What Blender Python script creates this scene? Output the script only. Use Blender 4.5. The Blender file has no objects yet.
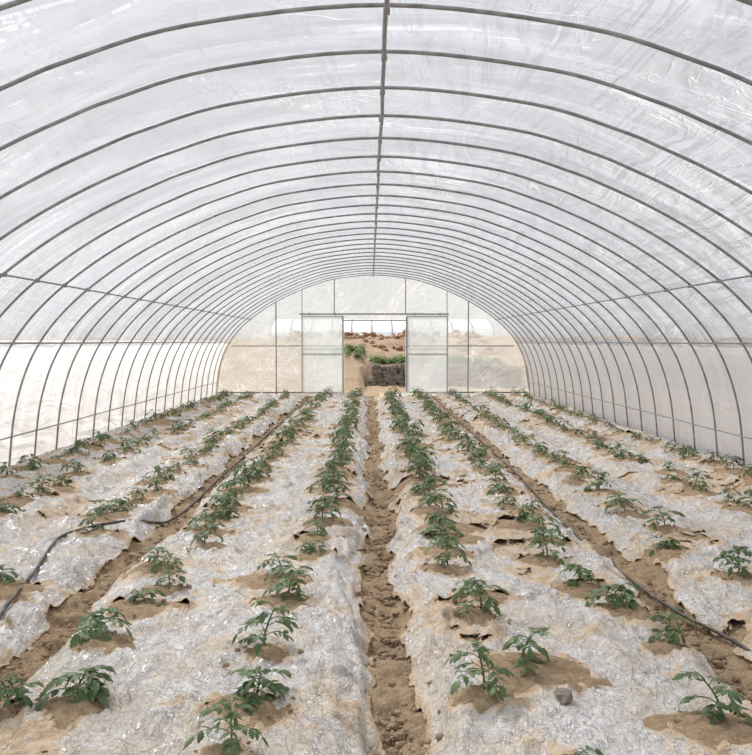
import bpy, math, random
import numpy as np
from mathutils import Vector, Matrix
random.seed(7); rng=np.random.RandomState(7)
sc=bpy.context.scene
sc.view_settings.view_transform='Standard'
COL=sc.collection
YB=21.4
# ---------------- helpers
def new_obj(name,mesh,parent=None):
    o=bpy.data.objects.new(name,mesh); COL.objects.link(o)
    if parent: o.parent=parent
    return o
def empty(name):
    o=bpy.data.objects.new(name,None); COL.objects.link(o); return o
def quads(name,V,F,mats,mi=None,parent=None,smooth=False,attrs=None):
    V=np.asarray(V,dtype=np.float32); F=np.asarray(F,dtype=np.int32)
    me=bpy.data.meshes.new(name)
    me.vertices.add(len(V)); me.vertices.foreach_set('co',V.ravel())
    me.loops.add(F.size); me.loops.foreach_set('vertex_index',F.ravel())
    me.polygons.add(len(F)); me.polygons.foreach_set('loop_start',np.arange(0,F.size,4,dtype=np.int32))
    for m in mats: me.materials.append(m)
    if mi is not None: me.polygons.foreach_set('material_index',np.asarray(mi,dtype=np.int32))
    me.polygons.foreach_set('use_smooth',np.full(len(F),smooth,dtype=bool))
    if attrs:
        for k,a in attrs.items():
            at=me.attributes.new(k,'FLOAT','POINT'); at.data.foreach_set('value',np.asarray(a,dtype=np.float32).ravel())
    me.update(calc_edges=True); me.validate()
    return new_obj(name,me,parent)
class Acc:
    def __init__(s): s.V=[];s.F=[];s.M=[];s.n=0
    def add(s,V,F,m=0):
        V=np.asarray(V,dtype=float);F=np.asarray(F,dtype=int)
        s.V.append(V);s.F.append(F+s.n);s.M.append(np.full(len(F),m) if np.isscalar(m) else m);s.n+=len(V)
    def get(s): return np.concatenate(s.V),np.concatenate(s.F),np.concatenate(s.M)
    def obj(s,name,mats,**k):
        V,F,M=s.get(); return quads(name,V,F,mats,mi=M,**k)
def tube(P,r,n=8):
    P=np.asarray(P,dtype=float); m=len(P)
    T=np.gradient(P,axis=0); T/=np.linalg.norm(T,axis=1)[:,None]+1e-9
    r=np.full(m,r) if np.isscalar(r) else np.asarray(r)
    ref=np.array([0,0,1.]) if abs(T[0][2])<.9 else np.array([0,1.,0])
    if np.ptp(P[:,1])<.08 and np.ptp(P[:,2])>.5 : ref=np.array([0,1.,0])
    V=[]
    for i in range(m):
        a=np.cross(T[i],ref); a/=np.linalg.norm(a)+1e-9; b=np.cross(T[i],a); 
        for j in range(n):
            t=2*math.pi*j/n; V.append(P[i]+r[i]*(a*math.cos(t)+b*math.sin(t)))
    F=[]
    for i in range(m-1):
        for j in range(n):
            k=(j+1)%n; F.append((i*n+j,i*n+k,(i+1)*n+k,(i+1)*n+j))
    return V,F
def box(a,b):
    x0,y0,z0=a;x1,y1,z1=b
    V=[(x0,y0,z0),(x1,y0,z0),(x1,y1,z0),(x0,y1,z0),(x0,y0,z1),(x1,y0,z1),(x1,y1,z1),(x0,y1,z1)]
    F=[(3,2,1,0),(4,5,6,7),(0,1,5,4),(1,2,6,5),(2,3,7,6),(3,0,4,7)]
    return V,F
TAB=np.random.RandomState(3).rand(256,256)
def vn(x,y):
    x=np.asarray(x,dtype=float);y=np.asarray(y,dtype=float)
    xi=np.floor(x).astype(int);yi=np.floor(y).astype(int);fx=x-xi;fy=y-yi
    fx=fx*fx*(3-2*fx);fy=fy*fy*(3-2*fy)
    a=TAB[xi&255,yi&255];b=TAB[(xi+1)&255,yi&255];c=TAB[xi&255,(yi+1)&255];d=TAB[(xi+1)&255,(yi+1)&255]
    return (a*(1-fx)+b*fx)*(1-fy)+(c*(1-fx)+d*fx)*fy
def fbm(x,y,o=4):
    s=0;a=.5;t=0
    for i in range(o):
        s=s+a*vn(x*2**i+17.3*i,y*2**i+5.1*i);t+=a;a*=.5
    return s/t
def sstep(a,b,x):
    t=np.clip((x-a)/(b-a),0,1);return t*t*(3-2*t)
# ---------------- materials
def mat(name):
    m=bpy.data.materials.new(name);m.use_nodes=True;nt=m.node_tree;nt.nodes.clear()
    return m,nt
def noise(nt,scale,detail=4,rough=.55,vec=None,dist=0):
    n=nt.nodes.new('ShaderNodeTexNoise');n.inputs['Scale'].default_value=scale;n.inputs['Detail'].default_value=detail
    n.inputs['Roughness'].default_value=rough;n.inputs['Distortion'].default_value=dist
    if vec: nt.links.new(vec,n.inputs['Vector'])
    return n.outputs['Fac']
def ramp(nt,inp,stops):
    r=nt.nodes.new('ShaderNodeValToRGB');e=r.color_ramp.elements
    while len(e)<len(stops): e.new(.5)
    for i,(p,c) in enumerate(stops):
        e[i].position=p; e[i].color=(c if len(c)==4 else (*c,1)) if not isinstance(c,(int,float)) else (c,c,c,1)
    nt.links.new(inp,r.inputs[0]);return r.outputs[0]
def mixc(nt,f,a,b,bt='MIX'):
    m=nt.nodes.new('ShaderNodeMix');m.data_type='RGBA';m.blend_type=bt
    for i,v in ((0,f),(6,a),(7,b)):
        if isinstance(v,(int,float)): m.inputs[i].default_value=v
        elif isinstance(v,tuple): m.inputs[i].default_value=(*v,1)
        else: nt.links.new(v,m.inputs[i])
    return m.outputs[2]
def math_(nt,op,a,b=0.,clamp=False):
    m=nt.nodes.new('ShaderNodeMath');m.operation=op;m.use_clamp=clamp
    for i,v in enumerate((a,b)):
        if isinstance(v,(int,float)): m.inputs[i].default_value=v
        else: nt.links.new(v,m.inputs[i])
    return m.outputs[0]
def objvec(nt,scale=(1,1,1),rot=(0,0,0)):
    t=nt.nodes.new('ShaderNodeTexCoord');m=nt.nodes.new('ShaderNodeMapping')
    m.inputs['Scale'].default_value=scale;m.inputs['Rotation'].default_value=rot
    nt.links.new(t.outputs['Object'],m.inputs[0]);return m.outputs[0]
def bump(nt,h,s,d=.02):
    b=nt.nodes.new('ShaderNodeBump');b.inputs['Strength'].default_value=s;b.inputs['Distance'].default_value=d
    nt.links.new(h,b.inputs['Height']);return b.outputs[0]
def principled(nt,col,rough=.6,normal=None,metal=0,spec=.5):
    p=nt.nodes.new('ShaderNodeBsdfPrincipled')
    if isinstance(col,tuple): p.inputs['Base Color'].default_value=(*col,1)
    else: nt.links.new(col,p.inputs['Base Color'])
    if isinstance(rough,(int,float)): p.inputs['Roughness'].default_value=rough
    else: nt.links.new(rough,p.inputs['Roughness'])
    p.inputs['Metallic'].default_value=metal;p.inputs['Specular IOR Level'].default_value=spec
    if normal: nt.links.new(normal,p.inputs['Normal'])
    return p
def out(nt,s):
    o=nt.nodes.new('ShaderNodeOutputMaterial');nt.links.new(s,o.inputs[0])
def mixs(nt,f,a,b):
    m=nt.nodes.new('ShaderNodeMixShader')
    if isinstance(f,(int,float)): m.inputs[0].default_value=f
    else: nt.links.new(f,m.inputs[0])
    nt.links.new(a,m.inputs[1]);nt.links.new(b,m.inputs[2]);return m.outputs[0]

def film_mat(name,tint,opac,var=.2,tcol=(.92,.93,.95),dust=.35,glos=.12,bs=.8):
    m,nt=mat(name)
    v1=objvec(nt,(1,.6,1),(0,0,.5)); v2=objvec(nt,(1.6,.4,1.6),(.4,.3,.9)); v3=objvec(nt,(.5,1.6,.5),(.2,.1,-.6))
    n1=noise(nt,.7,3,.5,v1,.6); n2=noise(nt,1.5,3,.48,v2,1.9); n3=noise(nt,1.1,3,.47,v3,1.4)
    wr=ramp(nt,n2,[(.488,0.),(.5,1.),(.512,0.)]); wr2=ramp(nt,n3,[(.493,0.),(.5,1.),(.507,0.)])
    wr=math_(nt,'MAXIMUM',wr,wr2)
    wr=math_(nt,'MULTIPLY',wr,ramp(nt,n1,[(.43,.04),(.62,1.)]))
    o=math_(nt,'ADD',math_(nt,'MULTIPLY',math_(nt,'SUBTRACT',n1,.5),var*2.5),opac)
    o=math_(nt,'ADD',o,math_(nt,'MULTIPLY',wr,.25),True)
    hgt=math_(nt,'ADD',math_(nt,'ADD',n2,n3),math_(nt,'MULTIPLY',wr,.06))
    nrm=bump(nt,hgt,bs,.25)
    dirty=mixc(nt,ramp(nt,n3,[(.35,0.),(.7,1.)]),tuple(t*(1-dust) for t in tint),tint)
    dirty=mixc(nt,math_(nt,'MULTIPLY',wr,.7),dirty,(.98,.98,.98))
    tr=nt.nodes.new('ShaderNodeBsdfTransparent');tr.inputs[0].default_value=(*tcol,1)
    tl=nt.nodes.new('ShaderNodeBsdfTranslucent');nt.links.new(dirty,tl.inputs[0]);nt.links.new(nrm,tl.inputs['Normal'])
    df=nt.nodes.new('ShaderNodeBsdfDiffuse');nt.links.new(dirty,df.inputs[0]);nt.links.new(nrm,df.inputs['Normal'])
    gl=nt.nodes.new('ShaderNodeBsdfGlossy');gl.inputs['Roughness'].default_value=.2;gl.inputs[0].default_value=(.97,.98,1,1)
    nt.links.new(nrm,gl.inputs['Normal'])
    fr=nt.nodes.new('ShaderNodeLayerWeight');fr.inputs['Blend'].default_value=.25;nt.links.new(nrm,fr.inputs['Normal'])
    body=mixs(nt,.22,tl.outputs[0],df.outputs[0])
    body=mixs(nt,math_(nt,'MULTIPLY',fr.outputs['Fresnel'],glos*4,True),body,gl.outputs[0])
    out(nt,mixs(nt,o,tr.outputs[0],body));return m
M_roof=film_mat('roof_film',(.83,.84,.885),.54,.28,glos=.1,bs=.6,dust=.40)
M_side=film_mat('side_film',(.93,.935,.94),.92,.04,dust=.06,glos=.05,bs=.3)
M_end=film_mat('end_film',(.80,.80,.77),.50,.2,tcol=(.88,.90,.90),dust=.2,bs=.2,glos=.06)
M_door=film_mat('door_film',(.83,.87,.88),.52,.04,tcol=(.93,.96,.96),dust=.05,bs=.15,glos=.06)

m,nt=mat('galvanised_steel'); v=objvec(nt)
c=ramp(nt,noise(nt,12,3,.5,v),[(.3,(.22,.22,.23)),(.7,(.38,.38,.38))])
out(nt,principled(nt,c,.42,metal=.55).outputs[0]); M_steel=m
m,nt=mat('white_steel'); out(nt,principled(nt,(.40,.41,.40),.5).outputs[0]); M_wsteel=m
m,nt=mat('black_hose'); v=objvec(nt);c=ramp(nt,noise(nt,9,4,.6,v),[(.45,(.03,.028,.026)),(.7,(.20,.15,.10))]);out(nt,principled(nt,c,.55).outputs[0]); M_hose=m

def soil_mat(name,a,b,c_):
    m,nt=mat(name);v=objvec(nt)
    n1=noise(nt,2.2,5,.6,v);n2=noise(nt,28,8,.7,v);n3=noise(nt,120,4,.6,v)
    c=ramp(nt,n1,[(.3,a),(.7,b)])
    c=mixc(nt,ramp(nt,n2,[(.35,0.),(.7,1.)]),c,c_)
    h=math_(nt,'ADD',n2,math_(nt,'MULTIPLY',n3,.4))
    c=mixc(nt,.65,c,ramp(nt,n3,[(.25,.4),(.6,1.)]),'MULTIPLY')
    out(nt,principled(nt,c,.95,bump(nt,h,.9,.035),spec=.1).outputs[0]);return m
M_soil=soil_mat('tan_soil',(.33,.22,.13),(.47,.34,.21),(.61,.46,.30))
M_out=soil_mat('outside_earth',(.34,.215,.125),(.46,.33,.21),(.50,.40,.28))
M_clod=soil_mat('soil_clod',(.34,.23,.14),(.48,.35,.22),(.60,.46,.31))

# mulch film
m,nt=mat('mulch_plastic'); v=objvec(nt); vs=objvec(nt,(1,.45,1),(0,0,.15))
at=nt.nodes.new('ShaderNodeAttribute');at.attribute_name='soil'
nA=noise(nt,9,6,.65,v); nB=noise(nt,42,6,.75,v,.6); nC=noise(nt,2.3,6,.65,v,.5); nD=noise(nt,7,4,.55,vs,1.2); nE=noise(nt,22,3,.5,vs,.8)
base=ramp(nt,nA,[(.3,(.51,.49,.46)),(.5,(.67,.655,.635)),(.75,(.83,.82,.81))])
base=mixc(nt,ramp(nt,nB,[(.38,.0),(.52,1.)]),(.36,.315,.26),base)
wr=math_(nt,'MAXIMUM',ramp(nt,nD,[(.48,0.),(.5,1.),(.52,0.)]),math_(nt,'MULTIPLY',ramp(nt,nE,[(.46,0.),(.5,1.),(.54,0.)]),.4))
base=mixc(nt,math_(nt,'MULTIPLY',wr,.5),base,(.93,.93,.93))
tint=ramp(nt,nC,[(.44,0.),(.63,.72)])
base=mixc(nt,tint,base,mixc(nt,nB,(.42,.31,.19),(.72,.60,.44)))
dm=math_(nt,'ADD',at.outputs['Fac'],math_(nt,'MULTIPLY',math_(nt,'SUBTRACT',nA,.5),1.3))
dirt=ramp(nt,dm,[(.20,0.),(.44,.95)])
dirtc=mixc(nt,nB,(.40,.275,.16),(.70,.54,.35))
base=mixc(nt,dirt,base,dirtc)
hh=math_(nt,'ADD',math_(nt,'MULTIPLY',nA,.9),math_(nt,'ADD',math_(nt,'MULTIPLY',wr,.3),math_(nt,'MULTIPLY',nB,.35)))
rg=mixc(nt,dirt,(.17,.17,.17),(.9,.9,.9))
p=principled(nt,base,rg,bump(nt,hh,.8,.04),spec=.75)
al=ramp(nt,dm,[(.60,1.),(.68,0.)])
nt.links.new(al,p.inputs['Alpha']); out(nt,p.outputs[0]); M_film=m

def leafmat(name,a,b):
    m,nt=mat(name);v=objvec(nt);c=ramp(nt,noise(nt,9,4,.6,v),[(.3,a),(.7,b)])
    p=principled(nt,c,.5,spec=.3);tl=nt.nodes.new('ShaderNodeBsdfTranslucent');nt.links.new(mixc(nt,.5,c,(.22,.36,.06)),tl.inputs[0])
    out(nt,mixs(nt,.2,p.outputs[0],tl.outputs[0]));return m
M_leaf=leafmat('tomato_leaf',(.06,.10,.045),(.15,.215,.09))
M_stem=leafmat('tomato_stem',(.10,.15,.06),(.18,.24,.10))
M_weed=leafmat('weed_leaf',(.06,.13,.03),(.15,.26,.06))
m,nt=mat('stone_grey');v=objvec(nt);nn=noise(nt,6,6,.7,v);out(nt,principled(nt,ramp(nt,nn,[(.3,(.10,.09,.08)),(.7,(.31,.26,.20))]),.9,bump(nt,nn,.6,.02)).outputs[0]);M_stone=m
m,nt=mat('stone_red');v=objvec(nt);nn=noise(nt,4,6,.7,v);out(nt,principled(nt,ramp(nt,nn,[(.3,(.26,.12,.07)),(.7,(.48,.33,.21))]),.9).outputs[0]);M_rock=m
m,nt=mat('outer_plastic');v=objvec(nt);nn=noise(nt,1.5,4,.6,v);out(nt,principled(nt,ramp(nt,nn,[(.3,(.65,.67,.68)),(.7,(.85,.86,.87))]),.4).outputs[0]);M_outpl=m

# ---------------- arch profile
ctrl=[(0,3.04),(1.0,2.935),(1.6,2.76),(1.9,2.64),(2.23,2.49),(2.6,2.29),(2.95,2.06),(3.3,1.78),(3.6,1.45),(3.82,1.07),(3.97,.58),(4.04,0),(4.05,-.1)]
def profile(n=10):
    P=[(-ctrl[1][0],ctrl[1][1])]+ctrl+[(4.05,-.3)]
    P=np.array(P);o=[]
    for i in range(1,len(P)-2):
        p0,p1,p2,p3=P[i-1:i+3]
        for t in np.linspace(0,1,n,endpoint=False):
            o.append(.5*((2*p1)+(-p0+p2)*t+(2*p0-5*p1+4*p2-p3)*t*t+(-p0+3*p1-3*p2+p3)*t**3))
    o.append(P[-2]);return np.array(o)
HP=profile(6)
FULL=np.concatenate([HP[::-1]*[-1,1],HP[1:]])
def topz(x,off=0.): return np.interp(abs(x),HP[:-1,0],HP[:-1,1])+off
SP=.687
ribY=[YB-SP*k+(.05 if k else 0) for k in range(0,34)]
YF=min(ribY)
# ---------------- frame
frame=empty('greenhouse_frame')
a=Acc()
for k,y in enumerate(ribY):
    P=np.array([(x,y+.004*math.sin(k*2.3)+.008*math.sin(x*1.3+k),z) for x,z in FULL]); a.add(*tube(P,.0120,8))
a.obj('arch_ribs',[M_steel],parent=frame,smooth=True)
a=Acc()
ys=np.linspace(YF,YB,90)
def rail(x,z,r,wob=.0,s=1.):
    a.add(*tube([(x+wob*math.sin(y*2.1+s)+wob*.6*math.sin(y*5.3),y,z+wob*.5*math.sin(y*1.7)) for y in ys],r,8))
rail(0.0,3.005,.013,.004)
for s in(-1,1):
    rail(s*3.14,1.895,.009,.002); rail(s*3.66,1.32,.010,.002,2); rail(s*3.985,.30,.008,.004,3)
a.obj('purlins',[M_steel],parent=frame,smooth=True)
a=Acc()
for y in ribY:
    a.add(*box((-.017,y-.02,2.995),(.017,y+.02,3.03)))
    for s in(-1,1):
        a.add(*box((s*3.15-.016,y-.014,1.88),(s*3.15+.016,y+.014,1.92)))
        a.add(*box((s*3.68-.014,y-.014,1.305),(s*3.68+.014,y+.014,1.335)))
a.obj('pipe_clamps',[M_steel],parent=frame)
# ---------------- film shell
def offset(P,d):
    T=np.gradient(P,axis=0);T/=np.linalg.norm(T,axis=1)[:,None]
    return P+np.stack([-T[:,1],T[:,0]],1)*d
OFF=offset(FULL,.022)
fy=np.linspace(YF,YB+.02,34*6)
def shell(name,sel,mt,sag=.02,d=0):
    P=OFF[sel]; T=FULL[sel]-OFF[sel]; T=T/np.linalg.norm(T,axis=1)[:,None]
    V=[];n=len(P)
    for y in fy:
        ph=((YB+.05-y)/SP)%1; s=math.sin(math.pi*ph)**2
        q=P+T*(-d+sag*s*(.5+vn(P[:,0]*1.3+9,np.full(n,y*1.1)))[:,None])
        for k in range(n): V.append((q[k,0],y,q[k,1]))
    F=[(i*n+j,i*n+j+1,(i+1)*n+j+1,(i+1)*n+j) for i in range(len(fy)-1) for j in range(n-1)]
    return quads(name,V,F,[mt],smooth=True)
z=FULL[:,1];x=FULL[:,0]
idx=np.arange(len(FULL))
i0=np.where((z>1.22))[0]
shell('ceiling',idx[i0[0]:i0[-1]+1],M_roof,.03)
lw=np.where((z<1.34)&(x<0))[0]; rw=np.where((z<1.34)&(x>0))[0]
shell('wall_left',idx[lw[0]:lw[-1]+1],M_side,.0,d=.012)
shell('wall_right',idx[rw[0]:rw[-1]+1],M_side,.0,d=.012)
# ---------------- back wall
DX0,DX1,DH=-.75,.83,1.87
xs=sorted(set(list(np.round(np.linspace(-4.04,4.04,61),3))+[DX0,DX1]))
V=[];F=[];R=8
for i in range(len(xs)-1):
    xa,xb=xs[i],xs[i+1]
    lo=DH if (xa>=DX0-1e-6 and xb<=DX1+1e-6) else -.1
    b0=len(V)
    for r in range(R+1):
        for xx in(xa,xb):
            t=topz(xx); V.append((xx,YB+.03,lo+(t-lo)*r/R))
    for r in range(R): F.append((b0+2*r,b0+2*r+1,b0+2*r+3,b0+2*r+2))
quads('wall_back',V,F,[M_end],smooth=True)
a=Acc()
def vbar(x,z0,z1,r=.016): a.add(*tube([(x,YB,z0),(x,YB,z1)],r,8))
def hbar(z_,x0,x1,r=.016): a.add(*tube([(x0,YB,z_),(x1,YB,z_)],r,8))
for xx in(-2.5,2.45): vbar(xx,-.1,topz(xx))
for xx in(-.78,.86): vbar(xx,-.1,DH+.1,.02)
for xx in(-1.0,.83): vbar(xx,2.04,topz(xx),.013)
for xx in(-1.83,1.9): vbar(xx,-.1,topz(xx),.01)
hbar(2.04,-1.9,1.95,.02); hbar(DH,-.78,.86,.014)
xx=3.64
hbar(1.22,-xx,-.78,.014);hbar(1.22,.86,xx,.014)
hbar(.02,-4,-.78,.02);hbar(.02,.86,4,.02)
a.obj('end_frame',[M_steel],parent=frame,smooth=True)
def door(name,x0,x1):
    a=Acc();y0,y1=YB-.09,YB-.05;t=.024
    a.add(*box((x0,y0,.0),(x0+t,y1,2.0)));a.add(*box((x1-t,y0,.0),(x1,y1,2.0)))
    for z_ in(.0,1.0,1.97): a.add(*box((x0+t,y0,z_),(x1-t,y1,z_+t)))
    a.add([(x0+t,YB-.07,.03),(x1-t,YB-.07,.03),(x1-t,YB-.07,1.98),(x0+t,YB-.07,1.98)],[(0,1,2,3)],1)
    for xx in(x0+.2,x1-.2): a.add(*box((xx-.02,y0,2.0),(xx+.02,y1,2.07)))
    a.obj(name,[M_wsteel,M_door])
door('door_1',-1.84,-.77);door('door_2',.86,1.92)

# ---------------- plants layout
rows={
 'a':[(-.53,2.62),(-.50,2.98),(-.54,3.5),(-.50,4.18),(-.58,4.6),(-.43,5.15),(-.44,5.6),(-.44,6.1)],
 'b':[(-1.41,3.0),(-1.18,3.05),(-1.31,3.67),(-1.22,4.16),(-1.17,4.45),(-1.34,4.85),(-1.15,5.3),(-1.24,5.8),(-1.2,6.2)],
 'c':[(.55,2.42),(.34,3.02),(.53,3.3),(.46,4.0),(.44,4.3),(.37,4.8),(.40,5.2),(.42,5.55),(.42,5.9)],
 'd':[(1.14,2.82),(1.23,3.6),(1.13,4.1),(1.07,4.5),(1.0,5.0),(1.08,5.5),(1.05,6.0)],
 'e':[(1.99,4.6),(1.8,5.2),(2.0,5.8),(1.87,6.3)],
 'f':[(-2.09,4.5),(-2.0,5.7),(-2.12,6.3)],
 'g':[(2.85,5.9),(2.9,6.4)],'h':[(-2.9,5.9),(-3.0,6.4)],'i':[(3.7,6.3)],'j':[(-3.7,6.2)]}
cx={'a':-.43,'b':-1.2,'c':.43,'d':1.1,'e':1.93,'f':-2.07,'g':2.85,'h':-2.95,'i':3.6,'j':-3.6}
plants=[]
for k,L in rows.items():
    if k in 'abcd': L=[(cx[k]+rng.uniform(-.05,.05),y) for y in(.9,1.35,1.8,2.15)]+L
    for (x_,y_) in L: plants.append((k,x_,y_,rng.uniform(.72,1.12)))
    y_=L[-1][1]+.36
    while y_<YB-.6:
        if rng.rand()>.06:
            f=1.02 if k in'abcd' else .85
            plants.append((k,cx[k]+rng.uniform(-.09,.09),y_+rng.uniform(-.1,.1),f*rng.uniform(.6,1.15)))
        y_+=.34 if k in 'ac' else .37
# ---------------- ground
FUR=[(-.02,.085,.13),(-1.62,.075,.10),(1.50,.08,.10)]
SH=[(-2.55,.10,.08),(-3.35,.09,.05),(2.42,.10,.06),(3.3,.09,.05)]
def wav(y,s): return .09*(vn(y*.9+s,y*0+s)-.5)+.05*(vn(y*4+s,y*0+s*2)-.5)
def height(X,Y):
    Z=np.zeros_like(X)
    for i,(c,w,d) in enumerate(FUR): 
        t=np.abs(X-c-wav(Y,i*7.7+2)); Z-=d*(1-sstep(w*.5,w*3.1,t))
    for i,(c,w,d) in enumerate(SH):
        t=np.abs(X-c-wav(Y,i*5.7+31)); Z-=d*(1-sstep(0,w*2.2,t))
    Z+=.06*(fbm(X*1.6,Y*1.3,3)-.5)
    return Z
def gapm(X,Y):
    M=np.zeros_like(X)
    for i,(c,w,d) in enumerate(FUR):
        jag=.13*(fbm(X*3+11*i+np.sign(X-c)*40,Y*3.5,5)-.5)
        t=np.abs(X-c-wav(Y,i*7.7+2))+jag
        M=np.maximum(M,1-sstep(w*.75,w*1.6,t))
    return M
def holem(X,Y):
    M=np.zeros_like(X)
    for (k,px,py,s) in plants:
        rr=.078*(.5+.5*s)*(1+.35*math.sin(px*50)); 
        iy=np.where(np.abs(Y[:,0]-py)<.35)[0]
        ix=np.where(np.abs(X[0]-px)<.35)[0]
        if len(iy)==0 or len(ix)==0: continue
        sl=np.ix_(iy,ix)
        ox=.04*math.sin(py*31)
        d=np.sqrt((X[sl]-px-ox)**2*.7+(Y[sl]-py+.04)**2)+.14*(fbm(X[sl]*7,Y[sl]*7,4)-.5)
        M[sl]=np.maximum(M[sl],1-sstep(rr*.2,rr*2.8,d))
    return M
yy=[-2.0]
while yy[-1]<YB-.13:
    y_=yy[-1]; yy.append(y_+(.08 if y_<1.6 else max(.013,.0033*y_)))
yy=np.array(yy); xx=np.arange(-4.0,4.001,.0165)
X,Y=np.meshgrid(xx,yy)
H=height(X,Y);G=gapm(X,Y);HM=holem(X,Y)
smud=sstep(.53,.68,fbm(X*2.3+50,Y*1.8,4))*.54+sstep(.53,.68,fbm(X*6+5,Y*5,3))*.36
edge=np.zeros_like(X)
for i,(c,w,d) in enumerate(FUR):
    t=np.abs(X-c-wav(Y,i*7.7+2)); edge=np.maximum(edge,np.exp(-((t-w*2.2)/(w*1.6))**2))
rid=1-np.abs(2*fbm(X*4+20+Y*.8,Y*2.2,3)-1);rid2=1-np.abs(2*fbm(X*9+60-Y*1.5,Y*3.2+9,3)-1);rid3=1-np.abs(2*fbm(X*13+3,Y*1.3,2)-1)
wrk=(.034*sstep(.8,1,rid3)*edge+.030*(fbm(X*7,Y*6,4)-.5)+.024*sstep(.86,1,rid)+.016*sstep(.86,1,rid2))*(1-.7*sstep(.4,.8,HM))
soilz=H+.042*HM+.10*(fbm(X*9,Y*9,4)-.5)*G+.035*(fbm(X*25+7,Y*25,3)-.5)*np.maximum(G,HM)
filmz=H+.022*HM+.006+wrk
nx=len(xx);ny=len(yy)
mk=np.maximum(G,HM)
floorz=np.minimum(soilz,filmz+.04*mk-.004)-.006*(1-sstep(.1,.4,mk))
V=np.stack([X.ravel(),Y.ravel(),floorz.ravel()],1)
ii,jj=np.meshgrid(np.arange(ny-1),np.arange(nx-1),indexing='ij')
Fq=np.stack([ii*nx+jj,ii*nx+jj+1,(ii+1)*nx+jj+1,(ii+1)*nx+jj],-1)
quads('floor',V,Fq.reshape(-1,4),[M_soil],smooth=True)
mask=np.clip(np.maximum(G*1.0,HM*.9)+smud*.8,0,1.2)
keepv=(G<.92)
fc=(xx[:-1]+xx[1:])/2
wv=lambda i:FUR[i][0]
bounds=[(-3.88,wv(1)),(wv(1),wv(0)),(wv(0),wv(2)),(wv(2),3.88)]
for b0,b1 in bounds:
    cs=np.where((fc>b0)&(fc<b1))[0]
    c0,c1=cs[0],cs[-1]+1
    sub=slice(c0,c1+1);w=c1-c0+1
    VV=np.stack([X[:,sub].ravel(),Y[:,sub].ravel(),filmz[:,sub].ravel()],1)
    ii,jj=np.meshgrid(np.arange(ny-1),np.arange(w-1),indexing='ij')
    FF=np.stack([ii*w+jj,ii*w+jj+1,(ii+1)*w+jj+1,(ii+1)*w+jj],-1).reshape(-1,4)
    kv=keepv[:,sub].ravel(); FF=FF[kv[FF].all(1)]
    quads('mulch_film',VV,FF,[M_film],smooth=True,attrs={'soil':mask[:,sub]})
def gz(x,y):
    X_=np.array([[x]],dtype=float);Y_=np.array([[y]],dtype=float);return float(height(X_,Y_)[0,0])
# clods
cv=[];cf=[];ind={}
def vi(p):
    if p not in ind: ind[p]=len(cv);cv.append(np.array(p)/np.linalg.norm(p))
    return ind[p]
for ax in range(3):
    for s in(-1,1):
        for u in(-1,0):
            for w in(-1,0):
                q=[]
                for du,dw in((0,0),(1,0),(1,1),(0,1)):
                    p=[0,0,0];p[ax]=s;p[(ax+1)%3]=u+du;p[(ax+2)%3]=w+dw;q.append(vi(tuple(p)))
                cf.append(q if s>0 else q[::-1])
cv=np.array(cv)
def lump(c,r,sq=(1,1,.7)):
    rot=np.array(Matrix.Rotation(rng.uniform(0,6.28),3,'Z'))
    return ((cv*(1+rng.uniform(-.25,.25,(len(cv),1))))*np.array(sq)*r)@rot.T+np.array(c)
a=Acc()
for i in range(5600):
    c,w,d=FUR[[0,0,1,2][rng.randint(4)]]
    y_=2.2+19*rng.rand()**1.8; x_=c+float(wav(np.array([y_]),FUR.index((c,w,d))*7.7+2)[0])+rng.normal(0,w*.8)
    r=.004+.022*rng.rand()**3
    a.add(lump((x_,y_,gz(x_,y_)+r*.2),r),cf)
for p in plants:
    if p[2]<10:
        for _ in range(26):
            x_=p[1]+rng.normal(0,.07);y_=p[2]-.02+rng.normal(0,.06);r=.004+.012*rng.rand()**2
            a.add(lump((x_,y_,gz(x_,y_)+.022+r*.2),r),cf)
a.obj('soil_clods',[M_clod],smooth=False)
a=Acc();a.add(lump((.62,2.98,gz(.62,2.98)+.035),.042,(1.1,.8,.8)),cf);a.obj('stone',[M_stone])
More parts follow.
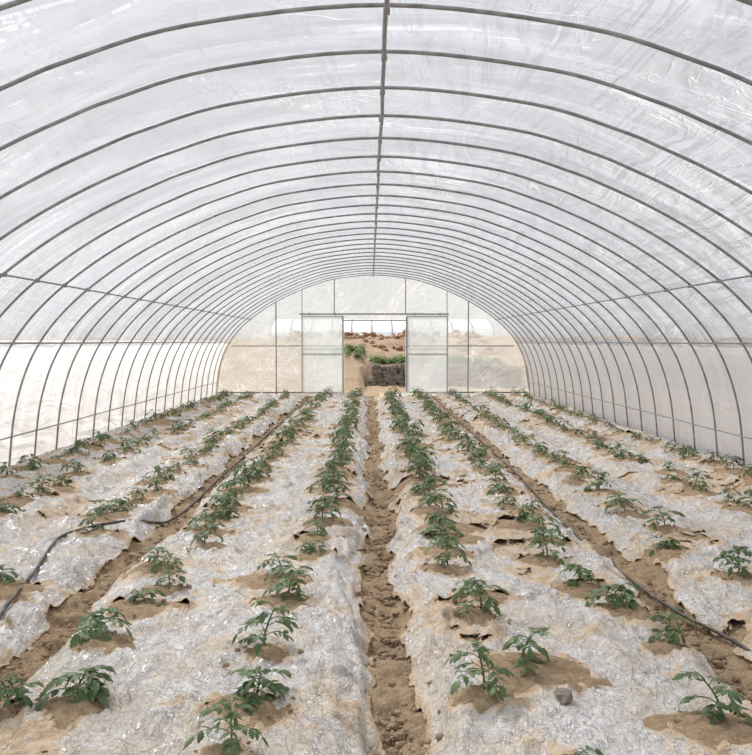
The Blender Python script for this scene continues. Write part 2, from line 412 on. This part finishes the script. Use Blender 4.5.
# ---------------- tomato plants
def leaflet(L,W,hi):
    if hi:
        ts=[0,.12,.25,.36,.5,.6,.75,.86,1];ws=[.08,.75,.60,1,.70,.88,.45,.42,.03]
    else: ts=[0,.3,.65,1];ws=[.1,1,.75,.05]
    V=[]
    for t,w in zip(ts,ws):
        y=t*L;z=-.3*L*t*t
        V+=[(-w*W/2,y-.04*L*(w<.8),z-.08*W*w),(0,y,z),(w*W/2,y-.04*L*(w<.8),z-.08*W*w)]
    V=np.array(V);F=[]
    for i in range(len(ts)-1):
        F+=[(3*i,3*i+1,3*i+4,3*i+3),(3*i+1,3*i+2,3*i+5,3*i+4)]
    return V,F
def basis(d,up):
    d=d/np.linalg.norm(d);s=np.cross(d,up);s/=np.linalg.norm(s)+1e-9;u=np.cross(s,d);return np.stack([s,d,u],1)
def plant(hi,r):
    a=Acc()
    Hh=r.uniform(.06,.17)
    lean=r.uniform(-.06,.06,2)
    stem=lambda t:np.array([lean[0]*t*t,lean[1]*t*t,Hh*t])
    a.add(*tube([stem(t)-(0,0,.02*(t==0)) for t in(0,.35,.7,1)],[.005,.0045,.004,.003],5 if hi else 3),1)
    nl=r.randint(9,15) if hi else 10
    for i in range(nl):
        t=.2+.8*i/(nl-1); az=i*2.4+r.uniform(-.6,.6)
        L=r.uniform(.06,.165)*(1-.35*max(0,t-.6)/.4); el=r.uniform(.15,.85)+.4*max(0,t-.6)
        dh=np.array([math.cos(az),math.sin(az),0]); P=[stem(t)]
        for s in range(5):
            e=el-.30*s; P.append(P[-1]+L/5*(dh*math.cos(e)+np.array([0,0,math.sin(e)])))
        P=np.array(P); a.add(*tube(P,np.linspace(.0024,.0012,6),4 if hi else 3),1)
        side=np.cross(dh,(0,0,1))
        for (k,sg) in((2,1),(2,-1),(3,1),(3,-1),(4,1),(4,-1),(5,0)) if hi else ((2,1),(3,-1),(4,1),(4,-1),(5,0)):
            fw=P[k]-P[k-1];fw/=np.linalg.norm(fw)
            d=fw if sg==0 else fw*.55+side*sg*(.8+r.uniform(-.15,.15))+np.array([0,0,r.uniform(-.3,.2)])
            sz=r.uniform(.032,.056)*(1.15 if sg==0 else 1)*(1 if hi else 1.15)*(.8 if t>.85 else 1)*(.8 if k==2 else 1)
            v,f=leaflet(sz,sz*r.uniform(.5,.72),hi)
            B=basis(d,np.array([r.uniform(-.6,.6),r.uniform(-.6,.6),1]))
            a.add(v@B.T+P[k]+d*.004,f,0)
    return a.get()
rp=np.random.RandomState(11)
HI=[plant(True,rp) for _ in range(20)];LO=[plant(False,rp) for _ in range(8)]
for k in rows:
    a=Acc()
    for p in plants:
        if p[0]!=k: continue
        vv,ff,mm=(HI if p[2]<9 else LO)[rng.randint(20 if p[2]<9 else 8)]
        an=rng.uniform(0,6.28);c,s=math.cos(an),math.sin(an);S=p[3]
        R=np.array([[c,-s,0],[s,c,0],[0,0,1]])*S
        a.add(vv@R.T+np.array([p[1],p[2],gz(p[1],p[2])+.03]),ff,mm)
    a.obj('tomato_plant_row',[M_leaf,M_stem],smooth=True)
# ---------------- hoses
def hose(name,pts,r=.011):
    cu=bpy.data.curves.new(name,'CURVE');cu.dimensions='3D';cu.bevel_depth=r;cu.bevel_resolution=3
    sp=cu.splines.new('NURBS');sp.points.add(len(pts)-1);sp.order_u=4;sp.use_endpoint_u=True
    for q,(x_,y_) in zip(sp.points,pts): q.co=(x_,y_,gz(x_,y_)+r+.018,1)
    cu.materials.append(M_hose);return new_obj(name,cu)
hose('irrigation_hose',[(1.62,3.0),(1.61,3.4),(1.60,3.7),(1.52,4.2),(1.47,4.6),(1.44,5.05),(1.42,5.6),(1.43,6.3),(1.43,7.0),(1.46,7.8),(1.5,9),(1.47,11),(1.53,13),(1.49,16),(1.52,20.8)],.009)
hose('irrigation_hose',[(-1.75,3.5),(-1.9,4.0),(-1.96,4.4),(-2.04,4.9),(-2.14,5.35),(-2.18,5.7),(-2.0,5.95),(-1.8,6.1),(-1.68,6.35),(-1.65,6.7),(-1.62,7.2),(-1.65,8.4),(-1.6,10),(-1.66,13),(-1.6,17),(-1.64,20.8)])
# ---------------- outside
gx=np.concatenate([np.arange(-40,-6,2.),np.arange(-6,6,.12),np.arange(6,41,2.)]);gy=np.concatenate([np.arange(-10,20,1.5),np.arange(20,36,.15),np.arange(36,90,3.)])
XX,YY=np.meshgrid(gx,gy)
ramp_=sstep(22.2,30,YY)*1.42
terr=np.where(XX>-.35,np.where(YY>25.3,.60+.85*sstep(25.8,30,YY),-.05),ramp_)
terr=terr+.25*(fbm(XX*1.2,YY*1.2,4)-.5)*sstep(22,25,YY)
terr=np.where(YY<21.8,-.08,terr); terr=np.where((np.abs(XX)<4.0)&(YY<YB-.1),-.45,terr)
n_=len(gx);ii,jj=np.meshgrid(np.arange(len(gy)-1),np.arange(n_-1),indexing='ij')
quads('ground_outside',np.stack([XX.ravel(),YY.ravel(),terr.ravel()],1),np.stack([ii*n_+jj,ii*n_+jj+1,(ii+1)*n_+jj+1,(ii+1)*n_+jj],-1).reshape(-1,4),[M_out],smooth=True)
a=Acc()
for i in range(700):
    t=rng.rand(); x_=rng.uniform(-.3+.35*t,4.5); a.add(lump((x_,24.85+.4*t,-.05+.66*t),.035+.11*rng.rand()**2.5,(1,.8,.8)),cf)
a.obj('rocky_retaining_bank',[M_stone])
a=Acc()
for i in range(420):
    x_=rng.uniform(-3,4);y_=rng.uniform(28,31); z_=.95+.6*(y_-28)/3+rng.uniform(0,.15); a.add(lump((x_,y_,z_),rng.uniform(.05,.16)),cf)
a.obj('rubble_heap',[M_rock])
a=Acc()
for i in range(170):
    x_=rng.uniform(.0,4);y_=rng.uniform(25.6,26.8)
    vv,ff,mm=LO[rng.randint(8)];S=rng.uniform(.9,1.6);a.add(vv*S+np.array([x_,y_,.64]),ff,0)
for i in range(55):
    x_=rng.uniform(-2,-.35);y_=rng.uniform(26,27.8)
    vv,ff,mm=LO[rng.randint(8)];a.add(vv*1.3+np.array([x_,y_,.72+.2*(y_-26)]),ff,0)
a.obj('weeds',[M_weed],smooth=True)
a=Acc();pr=[(math.cos(t)*1.35,math.sin(t)) for t in np.linspace(0,math.pi,21)]
for i in range(20):
    (z0,q0),(z1,q1)=pr[i],pr[i+1]
    a.add([(-5,44+z0*2.6,1.2+q0*1.3),(6,44+z0*2.6,1.2+q0*1.3),(6,44+z1*2.6,1.2+q1*1.3),(-5,44+z1*2.6,1.2+q1*1.3)],[(0,1,2,3)],0)
for x_ in np.arange(-5,6.1,1.): a.add(*tube([(x_,44+p_*2.63,1.2+q_*1.32) for p_,q_ in pr],.025,6),1)
a.obj('neighbouring_greenhouse',[M_outpl,M_steel])
# ---------------- light
w=bpy.data.worlds.new('sky');sc.world=w;w.use_nodes=True;nt=w.node_tree;nt.nodes.clear()
tc=nt.nodes.new('ShaderNodeTexCoord');sp=nt.nodes.new('ShaderNodeSeparateXYZ');nt.links.new(tc.outputs['Generated'],sp.inputs[0])
cl=noise(nt,2.2,5,.6,tc.outputs['Generated'])
c=ramp(nt,sp.outputs[2],[(0,(.62,.60,.57)),(.02,(.76,.78,.80)),(.4,(.68,.70,.77)),(1,(.61,.64,.72))])
c=mixc(nt,ramp(nt,cl,[(.35,0.),(.7,.5)]),c,(.9,.9,.93))
b=nt.nodes.new('ShaderNodeBackground');nt.links.new(c,b.inputs[0]);b.inputs[1].default_value=1.0
o=nt.nodes.new('ShaderNodeOutputWorld');nt.links.new(b.outputs[0],o.inputs[0])
l=bpy.data.lights.new('sun','SUN');l.energy=5.7;l.angle=math.radians(12);l.color=(1,.965,.92)
lo=bpy.data.objects.new('sun',l);COL.objects.link(lo)
d=Vector((.5,-.8,-1.0));lo.rotation_euler=d.to_track_quat('-Z','Y').to_euler()
# ---------------- camera
cd=bpy.data.cameras.new('camera');cam=bpy.data.objects.new('camera',cd);COL.objects.link(cam)
cd.sensor_width=36;cd.sensor_fit='HORIZONTAL';cd.lens=830/752*36;cd.clip_start=.05;cd.clip_end=300
cam.location=(-.085,0,1.34)
cam.rotation_euler=(Matrix.Rotation(math.radians(-.42),4,'Z')@Matrix.Rotation(math.radians(90-2.5),4,'X')).to_euler()
sc.camera=cam
